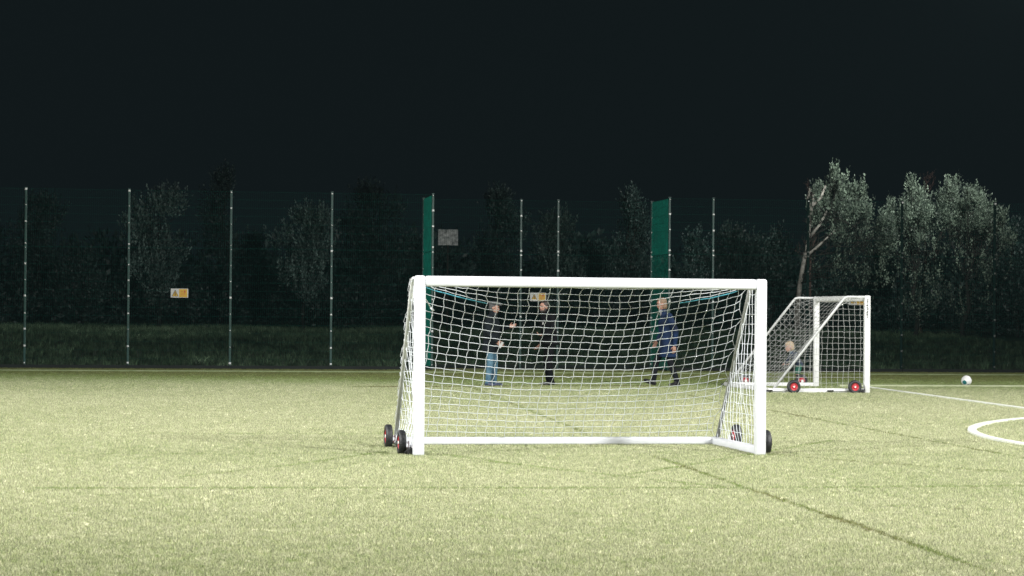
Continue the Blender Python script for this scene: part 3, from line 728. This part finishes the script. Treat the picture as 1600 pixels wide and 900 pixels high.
        box(bm, c + Vector((0, 0, -.040 * k)), (L_, .085 * k, .018 * k), rot, .006); fbm('sole', bm, shoes[1], so, True)
    return root
black_j = mat('dark_quilted_jacket', (.0055, .008, .010), .8, spec=.1, var=.3, scale=12, bump=.4, bscale=30)
black_t = mat('black_tracksuit', (.0032, .0036, .0045), .8, spec=.08, var=.3, scale=12, bump=.3, bscale=30)
denim = mat('blue_denim', (.025, .06, .095), .9, spec=.1, scale=7, col2=(.09, .17, .22), bump=.3, bscale=60)
navy_c = mat('royal_blue_coat', (.0016, .005, .016), .7, spec=.15, scale=5, col2=(.004, .017, .055), bump=.4, bscale=18)
dark_tr = mat('charcoal_trousers', (.005, .006, .008), .8, spec=.1, var=.3, bump=.3)
navy_s = mat('navy_trainers', (.015, .025, .06), .5); white_s = mat('white_rubber_sole', (.5, .5, .5), .5); blk = mat('black_leather_shoe', (.005, .005, .006), .5, spec=.2)
tweed = mat('grey_tweed', (.02, .022, .024), .9, scale=60, col2=(.07, .072, .074)); blond = mat('fair_hair', (.075, .045, .025), .6, scale=40, col2=(.20, .13, .075)); brown = mat('dark_brown_hair', (.012, .008, .006), .6)
grn = mat('green_shorts', (.004, .09, .06), .7); nvy = mat('navy_child_top', (.012, .022, .045), .7, var=.2)
paper = mat('pale_paper', (.3, .3, .29), .7)
pl = ground(767, 604)
STAND = dict(pelvis=(0, 0, .89), chest=(.0, 0, 1.29), neck=(.02, 0, 1.43), head=(.06, 0, 1.575), hip_l=(0, .09, .87), hip_r=(0, -.09, .87),
    kn_l=(.05, .10, .48), kn_r=(.0, -.10, .48), an_l=(.04, .10, .09), an_r=(-.04, -.10, .09), toe_l=(.19, .12, .035), toe_r=(.11, -.13, .035),
    sh_l=(0, .19, 1.37), sh_r=(0, -.19, 1.37), el_l=(.0, .25, 1.1), el_r=(0, -.25, 1.1), wr_l=(.1, .24, .86), wr_r=(.1, -.24, .86))
P = dict(STAND, hpitch=.10, el_l=(.10, .28, 1.12), wr_l=(.32, .17, 1.20), hd_l=(1, -.1, .15), hs_l=(0, .2, 1), el_r=(-.02, -.28, 1.09), wr_r=(.17, -.27, .90), hd_r=(.8, .1, -.6), hs_r=(.3, 0, 1), curl=.5)
m1 = person('man in a grey flat cap, dark jacket and blue jeans, gesturing with both hands', pl, -.22, P, hair=mat('grey_hair', (.04, .04, .04)), cap_m=tweed, jacket=black_j, trousers=denim, shoes=(navy_s, white_s), hem=.69, bulk=1.08, collar=mat('scarf', (.01, .01, .012)))
bm = bmesh.new(); box(bm, (.27, -.29, .84), (.05, .004, .13), Euler((.2, .5, .3)).to_matrix(), .0015); tag(fbm('folded_paper', bm, paper), 'small folded pale paper held in the lower hand of the man in the flat cap', 'paper')
o = bpy.context.scene.objects['folded_paper']; o.location = pl; o.rotation_euler = (0, 0, -.22)
pl = ground(858, 603)
P = dict(STAND, head=(.13, .0, 1.60), neck=(.07, 0, 1.46), chest=(.04, 0, 1.31), sh_l=(.04, .19, 1.39), sh_r=(.04, -.19, 1.39), hyaw=.25, el_l=(.02, .27, 1.11), wr_l=(.24, .22, 1.03), hd_l=(1, 0, .05), el_r=(.0, -.27, 1.11), wr_r=(.12, -.22, .84), hd_r=(.5, .1, -.8),
    kn_l=(.05, .08, .48), kn_r=(.03, -.08, .48), an_l=(-.02, .08, .09), an_r=(-.04, -.10, .09), toe_l=(.14, .11, .035), toe_r=(.12, -.13, .035), curl=.9)
m2 = person('dark-haired bearded man in a black tracksuit, standing with hands held in front', pl, math.pi + .42, P, hair=brown, beard=brown, jacket=black_t, trousers=black_t, shoes=(blk, mat('grey_sole', (.25, .25, .25))), hem=.84, bulk=1.0)
bm = bmesh.new(); box(bm, (.19, .09, 1.27), (.006, .035, .05), Euler((0, -.1, .3)).to_matrix(), .002); fbm('chest_badge', bm, paper, m2)
pl = ground(1043, 604)
P = dict(STAND, pelvis=(0, 0, .92), chest=(.04, 0, 1.34), neck=(.09, 0, 1.50), head=(.14, 0, 1.68), hpitch=.12, hip_l=(.0, .09, .90), hip_r=(0, -.09, .90), sh_l=(.03, .21, 1.43), sh_r=(.03, -.21, 1.43),
    kn_r=(.22, -.09, .52), an_r=(.27, -.09, .13), heel_r=(.25, -.09, .065), toe_r=(.45, -.10, .13), kn_l=(-.03, .10, .50), an_l=(-.17, .10, .12), toe_l=(-.02, .11, .035), heel_l=(-.20, .10, .06),
    el_l=(-.10, .27, 1.14), wr_l=(-.08, .26, .84), hd_l=(.1, 0, -1), hs_l=(1, 0, 0), el_r=(.02, -.28, 1.16), wr_r=(.16, -.25, .93), hd_r=(.5, 0, -.9), hs_r=(1, 0, 0))
m3 = person('fair-haired man in a long blue coat and dark trousers walking to the left', pl, math.pi + .18, P, hair=blond, hair_style='long', jacket=navy_c, trousers=dark_tr, shoes=(blk, blk), hem=.60, bulk=1.06, long_coat=True, collar=mat('pale_shirt_collar', (.15, .15, .16)))
pl = ground(1247, 601)
q = .53
P = {a_: tuple(c_ * q for c_ in v_) for a_, v_ in STAND.items()}
P.update(pelvis=(-.02, 0, .43), hip_l=(-.02, .05, .42), hip_r=(-.02, -.05, .42), kn_l=(.03, .055, .23), kn_r=(.0, -.055, .23), chest=(.10, 0, .62), neck=(.155, 0, .69), head=(.215, 0, .80), sh_l=(.11, .11, .665), sh_r=(.11, -.11, .665),
    el_l=(.16, .15, .53), wr_l=(.26, .12, .46), el_r=(.17, -.15, .52), wr_r=(.27, -.11, .45), hpitch=.1)
ch_ = person('small fair-haired child in a navy top and green shorts bending forward in the side-on goal', pl, math.pi + .35, P, skin=SKC, k=.55, headk=.93, hair=mat('very_fair_hair', (.36, .28, .19)), hair_style='child', jacket=nvy, trousers=grn, shoes=(mat('dark_trainers', (.02, .02, .025)), white_s), hem=.40, bulk=1.0, shorts=True, collar=mat('light_blue_collar', (.08, .12, .16)))
#TREES#
# ------------------------------------------------------------------ trees
def leaves_mesh(name, C, D, size, m, parent, rs, k=13):
    """C leaf centres, D leaf directions (unit) -> one mesh of small pointed leaves"""
    n = len(C); rnd = rs.normal(size=(n, 3)); W = np.cross(D, rnd); W /= np.linalg.norm(W, axis=1)[:, None] + 1e-9
    Nn = np.cross(D, W); L_ = size * rs.uniform(.6, 1.3, n)[:, None]; w = L_ * .24
    v = np.stack([C - D * L_ * .5, C + W * w + Nn * w * .2, C + D * L_ * .5, C - W * w + Nn * w * .2], 1).reshape(-1, 3)
    me = bpy.data.meshes.new(name); me.vertices.add(4 * n); me.vertices.foreach_set('co', v.astype('f').ravel())
    me.loops.add(4 * n); me.loops.foreach_set('vertex_index', np.arange(4 * n, dtype='i'))
    me.polygons.add(n); me.polygons.foreach_set('loop_start', np.arange(n, dtype='i') * 4)
    me.update(calc_edges=True); me.materials.append(m)
    cl = np.tile(rs.random(n // k) ** 3.0, k); cl = np.resize(cl, n) if len(cl) != n else cl
    at = me.attributes.new('clump', 'FLOAT', 'POINT'); at.data.foreach_set('value', np.repeat(cl, 4).astype('f'))
    o = bpy.data.objects.new(name, me); COL.objects.link(o); o.parent = parent; return o
def shoots(lobes, n, rs, ln=.62, k=13, up=1.5, spread=.055):
    lob = rs.integers(0, len(lobes), n); Ls = np.array(lobes)[lob]
    d = rs.normal(size=(n, 3)); d /= np.linalg.norm(d, axis=1)[:, None]
    r = rs.random(n) ** .45
    base = Ls[:, :3] + d * Ls[:, 3:6] * r[:, None]
    dr = d * .55 + np.array([0, 0, up]) + rs.normal(0, .22, (n, 3)); dr /= np.linalg.norm(dr, axis=1)[:, None]
    l = ln * rs.uniform(.5, 1.3, n)
    C, D = [], []
    for i in range(k):
        t = (i + .5) / k
        off = rs.normal(0, spread, (n, 3)) * (1.1 - .7 * t)
        C.append(base + dr * (l * t)[:, None] + off)
        dd = dr * .8 + off / spread * .45; dd /= np.linalg.norm(dd, axis=1)[:, None]; D.append(dd)
    return np.concatenate(C), np.concatenate(D), base
def limb(bm, a_, b_, r0, r1, rs, n=5, side=6, wob=.1):
    pts = []
    a_ = Vector(a_); b_ = Vector(b_); L_ = (b_ - a_).length
    for i in range(n + 1):
        t = i / n; p = a_.lerp(b_, t); p.z += .12 * L_ * (t * (1 - t)) * -1
        if 0 < i < n: p += Vector(rs.normal(0, wob * L_ / n, 3))
        pts.append(p)
    tube(bm, pts, [r0 + (r1 - r0) * i / n for i in range(n + 1)], side)
    return pts
def tree(px, top, wpx, Y, ns, leafm, label, seed, lobes_px=None, bark='bark', cat='tree', leaf=.11, trunk_pts=None, low=.28, name='tree'):
    rs = np.random.default_rng(seed)
    c = atdist(px, 500, Y); x0 = c.x; z0 = terrain_z(x0, Y); zt = atdist(px, top, Y).z; h = zt - z0; w = wpx / FPX * Y
    root = empty(name, (x0, Y, z0), 0, label, cat, 'trees and shrubs behind the fence')
    lobes = []
    if lobes_px:
        for (lx, ly, rx, ry) in lobes_px:
            p = atdist(lx, ly, Y); lobes.append((p.x - x0, rs.normal(0, .5), p.z - z0, rx / FPX * Y, max(.5, rx / FPX * Y * .8), ry / FPX * Y))
    else:
        m_ = 9
        for i in range(m_):
            t = i / (m_ - 1); zz = h * (low + (.88 - low) * t); rr = w * .5 * math.sin(math.pi * (.22 + .70 * (1 - t) ** .9 * .9)) 
            a_ = rs.uniform(0, 6.28); q = rr * .55 * rs.uniform(.5, 1)
            lobes.append((math.cos(a_) * q, math.sin(a_) * q, zz, max(.35, rr * .5), max(.35, rr * .5), h * .11))
        lobes.append((rs.normal(0, w * .05), 0, h * .90, w * .12, w * .12, h * .07))
    C, D, base = shoots(lobes, int(ns * .72), rs, .50, 13, 1.9, .058) if leafm is M['leaf_birch'] else shoots(lobes, ns, rs)
    bm = bmesh.new(); r0 = .035 * h ** .9 * .6
    if trunk_pts:
        tp = [atdist(a_, b_, Y) - Vector((x0, Y, z0)) for a_, b_ in trunk_pts]; tp[0].z = -.1
        tube(bm, tp, [r0 * (1 - .7 * i / (len(tp) - 1)) for i in range(len(tp))], 8)
        spine = tp
    else:
        spine = limb(bm, (0, 0, -.15), (lobes[-1][0], 0, h * .78), r0, r0 * .25, rs, 7, 8, .18)
    if trunk_pts:
        for q_ in ([(1258, 402), (1272, 390), (1290, 374), (1312, 352)], [(1264, 372), (1280, 352), (1292, 330)], [(1269, 322), (1283, 308), (1290, 290)], [(1268, 330), (1262, 312), (1266, 292)]):
            tp = [atdist(a_, b_, Y - .1) - Vector((x0, Y, z0)) for a_, b_ in q_]; tube(bm, tp, [.06, .05, .035, .02][:len(tp)], 6)
        fbm('trunk', bm, M[bark], root, True); bm = bmesh.new()
    for lb in lobes:
        e = Vector(lb[:3]); sp = min(spine, key=lambda p: abs(p.z - e.z * .62)); pts = limb(bm, sp, e, r0 * .24, r0 * .06, rs, 6, 5, .3)
        for _ in range(4):
            j = base[rs.integers(0, len(base))]
            cand = Vector(j)
            if (cand - e).length < 2.2: limb(bm, pts[-2], cand, r0 * .12, r0 * .04, rs, 3, 4)
    fbm('branches' if trunk_pts else 'trunk', bm, M['bark'], root, True)
    leaves_mesh('crown', C, D, .088 if leafm is M['leaf_birch'] else leaf, leafm, root, rs)
    return root
LS, LD, LB, LH = M['leaf_silver'], M['leaf_dark'], M['leaf_birch'], M['leaf_shrub']
tree(62, 312, 150, 92, 700, LD, 'very dark rounded tree behind the leftmost fence post', 1)
tree(-60, 300, 150, 95, 500, LD, 'very dark tree cut off by the left edge', 21)
tree(248, 300, 140, 86, 620, LS, 'silvery loose-leaved tree behind the second fence post from the left, above the warning sign', 2)
tree(346, 262, 100, 112, 600, LD, 'tallest dim tree, rising above the fence at the third post from the left', 3)
tree(130, 400, 110, 88, 400, LD, 'low dark tree between the first two fence posts', 31, low=.2)
tree(475, 330, 125, 84, 650, LS, 'spiky grey-green tree just left of the fourth fence post', 4)
tree(400, 372, 90, 90, 350, LD, 'low dark tree right of the third fence post', 32, low=.2)
tree(582, 292, 130, 92, 800, LD, 'broad dim tree between the fourth post and the fence recess', 5)
tree(655, 380, 100, 96, 350, LD, 'low dark tree behind the left corner of the fence recess', 33, low=.2)
tree(768, 300, 110, 90, 620, LD, 'dim two-topped tree right of the pale notice board', 6)
tree(868, 342, 95, 82, 420, LS, 'small silvery tree behind the narrow gate posts of the recess', 7)
tree(986, 302, 90, 88, 520, LD, 'slim dim tree left of the bright green right fence return', 8)
tree(925, 390, 90, 92, 300, LD, 'low dark tree at the middle of the recess', 34, low=.2)
tree(1075, 370, 90, 90, 350, LD, 'low dark tree right of the bright green fence return', 35, low=.2)
tree(1145, 362, 120, 82, 420, LH, 'low shrubby tree with pale leaves right of the recess', 9, cat='tree', low=.35)
tree(1208, 372, 90, 84, 300, LH, 'thin shrubby tree left of the white-stemmed tree', 10, low=.35)
def spires(tips, fill, seed):
    r = random.Random(seed); L_ = []
    for (x, y, w, h) in tips:
        L_.append((x, y + h * .30, w * .45, h * .34)); L_.append((x + r.uniform(-3, 3), y + h * .85, w * .9, h * .34)); L_.append((x + r.uniform(-4, 4), y + h * 1.4, w * 1.25, h * .36))
    return L_ + fill
tree(1300, 268, 150, 82, 1500, LB, 'brightly lit bushy tree with a white stem, right of the centre of the fence', 11, bark='birch',
     lobes_px=spires([(1303, 270, 9, 38), (1314, 282, 8, 36), (1288, 298, 10, 36), (1270, 300, 9, 34), (1328, 300, 10, 36), (1337, 298, 7, 30), (1346, 296, 7, 34), (1352, 330, 10, 30), (1372, 345, 9, 26), (1385, 350, 8, 30), (1310, 330, 14, 34)],
       [(1325, 385, 30, 20), (1360, 395, 26, 20), (1300, 420, 30, 26), (1340, 440, 36, 30), (1375, 430, 20, 26), (1330, 485, 36, 24)], 1),
     trunk_pts=[(1244, 530), (1247, 470), (1250, 443), (1257, 402), (1263, 375), (1265, 345), (1269, 322), (1272, 300)])
tree(1430, 290, 110, 84, 1300, LB, 'lit leafy tree behind the second fence post from the right', 12,
     lobes_px=spires([(1424, 290, 8, 40), (1440, 304, 8, 30), (1410, 318, 10, 32), (1450, 312, 8, 34), (1432, 330, 12, 36), (1398, 322, 7, 26), (1390, 348, 9, 28)],
       [(1425, 365, 30, 22), (1455, 385, 30, 24), (1405, 400, 24, 26), (1430, 440, 40, 30), (1430, 485, 34, 24)], 2))
tree(1505, 288, 150, 83, 1600, LB, 'wide lit tree with upright tips near the rightmost fence post', 13,
     lobes_px=spires([(1503, 288, 9, 34), (1484, 292, 7, 36), (1495, 298, 8, 34), (1474, 308, 9, 34), (1514, 304, 9, 32), (1526, 314, 9, 30), (1540, 306, 7, 34), (1550, 338, 8, 26), (1567, 336, 8, 30), (1508, 325, 14, 36)],
       [(1490, 365, 34, 22), (1530, 370, 34, 22), (1560, 385, 18, 22), (1500, 410, 42, 28), (1545, 430, 34, 26), (1490, 460, 40, 30), (1520, 488, 40, 22)], 3))
tree(1590, 352, 90, 86, 420, LD, 'dim tree at the right edge behind the lit trees', 14)
tree(1690, 330, 130, 88, 400, LD, 'dark tree cut off by the right edge', 36)
tree(1375, 400, 80, 90, 420, LH, 'dark shrubby tree above the far corner of the side-on goal', 15, low=.2)
def twigs(px, top, wpx, Y, label, seed):
    rs = np.random.default_rng(seed); c = atdist(px, 500, Y); z0 = terrain_z(c.x, Y); h = atdist(px, top, Y).z - z0
    root = empty('bare_tree', (c.x, Y, z0), 0, label, 'tree', 'trees and shrubs behind the fence'); w = wpx / FPX * Y
    bm = bmesh.new(); sp = limb(bm, (0, 0, -.1), (rs.normal(0, .1), 0, h * .8), .09, .03, rs, 8, 6, .2); fbm('trunk', bm, M['twig'], root, True)
    bm = bmesh.new()
    def br(a_, d, l, r, dep):
        e = a_ + d * l; limb(bm, a_, e, r, r * .5, rs, 3, 3, .25)
        if dep:
            for _ in range(3): br(a_.lerp(e, rs.uniform(.4, 1)), (d + Vector(rs.normal(0, .4, 3)) + Vector((0, 0, .15))).normalized(), l * .6, r * .55, dep - 1)
    for i in range(13):
        p = sp[int(rs.integers(3, 9))]; a_ = rs.uniform(0, 6.28); br(p, Vector((math.cos(a_) * .6, math.sin(a_) * .6, .9)).normalized(), w * rs.uniform(.25, .5), .02, 2)
    fbm('bare_branches', bm, M['twig'], root)
twigs(1272, 262, 70, 90, 'bare reddish tree whose twigs show above the white-stemmed tree', 41)
twigs(1440, 262, 80, 90, 'bare reddish tree whose twigs show above the lit trees near the right', 42)
# undergrowth: one continuous dark mass along the top of the bank
rs = np.random.default_rng(77); C, D = [], []
lob = []
for i in range(90):
    Y = rs.uniform(83, 98); x = rs.uniform(-.27, .27) * Y; z = terrain_z(x, Y); hh = rs.uniform(.9, 2.2) * (1.2 if rs.random() < .3 else 1)
    lob.append((x, Y, z + hh * .5, rs.uniform(.8, 1.6), .9, hh * .55))
C, D, base = shoots(lob, 6500, rs, .5, 7, .7, .1)
ug = leaves_mesh('undergrowth', C, D, .14, LH, None, rs, 7); tag(ug, 'dark tangled undergrowth along the top of the bank', kind='stuff')
# far dark wood behind, one mass
lob = []
for i in range(120):
    Y = rs.uniform(118, 135); x = rs.uniform(-.28, .28) * Y; lob.append((x, Y, rs.uniform(1, 4.2), 2.6, 2, 1.6))
C, D, base = shoots(lob, 9000, rs, .8, 5, .6, .25)
fw = leaves_mesh('far_wood', C, D, .42, LD, None, rs, 5); tag(fw, 'dark wood closing the view behind the trees', kind='stuff')
# haze lit by the floodlights
if HAZE > 0:
    bm = bmesh.new(); box(bm, (0, 65, 9.0), (220, 190, 22)); hz = fbm('haze', bm); tag(hz, kind='stuff')
    m = bpy.data.materials.new('haze'); m.use_nodes = True; nt = m.node_tree; nt.nodes.remove(nt.nodes['Principled BSDF'])
    v = nt.nodes.new('ShaderNodeVolumePrincipled'); v.inputs['Color'].default_value = (.62, .92, 1, 1); v.inputs['Density'].default_value = HAZE; v.inputs['Anisotropy'].default_value = .2
    nt.links.new(v.outputs[0], nt.nodes['Material Output'].inputs['Volume']); hz.data.materials.append(m)
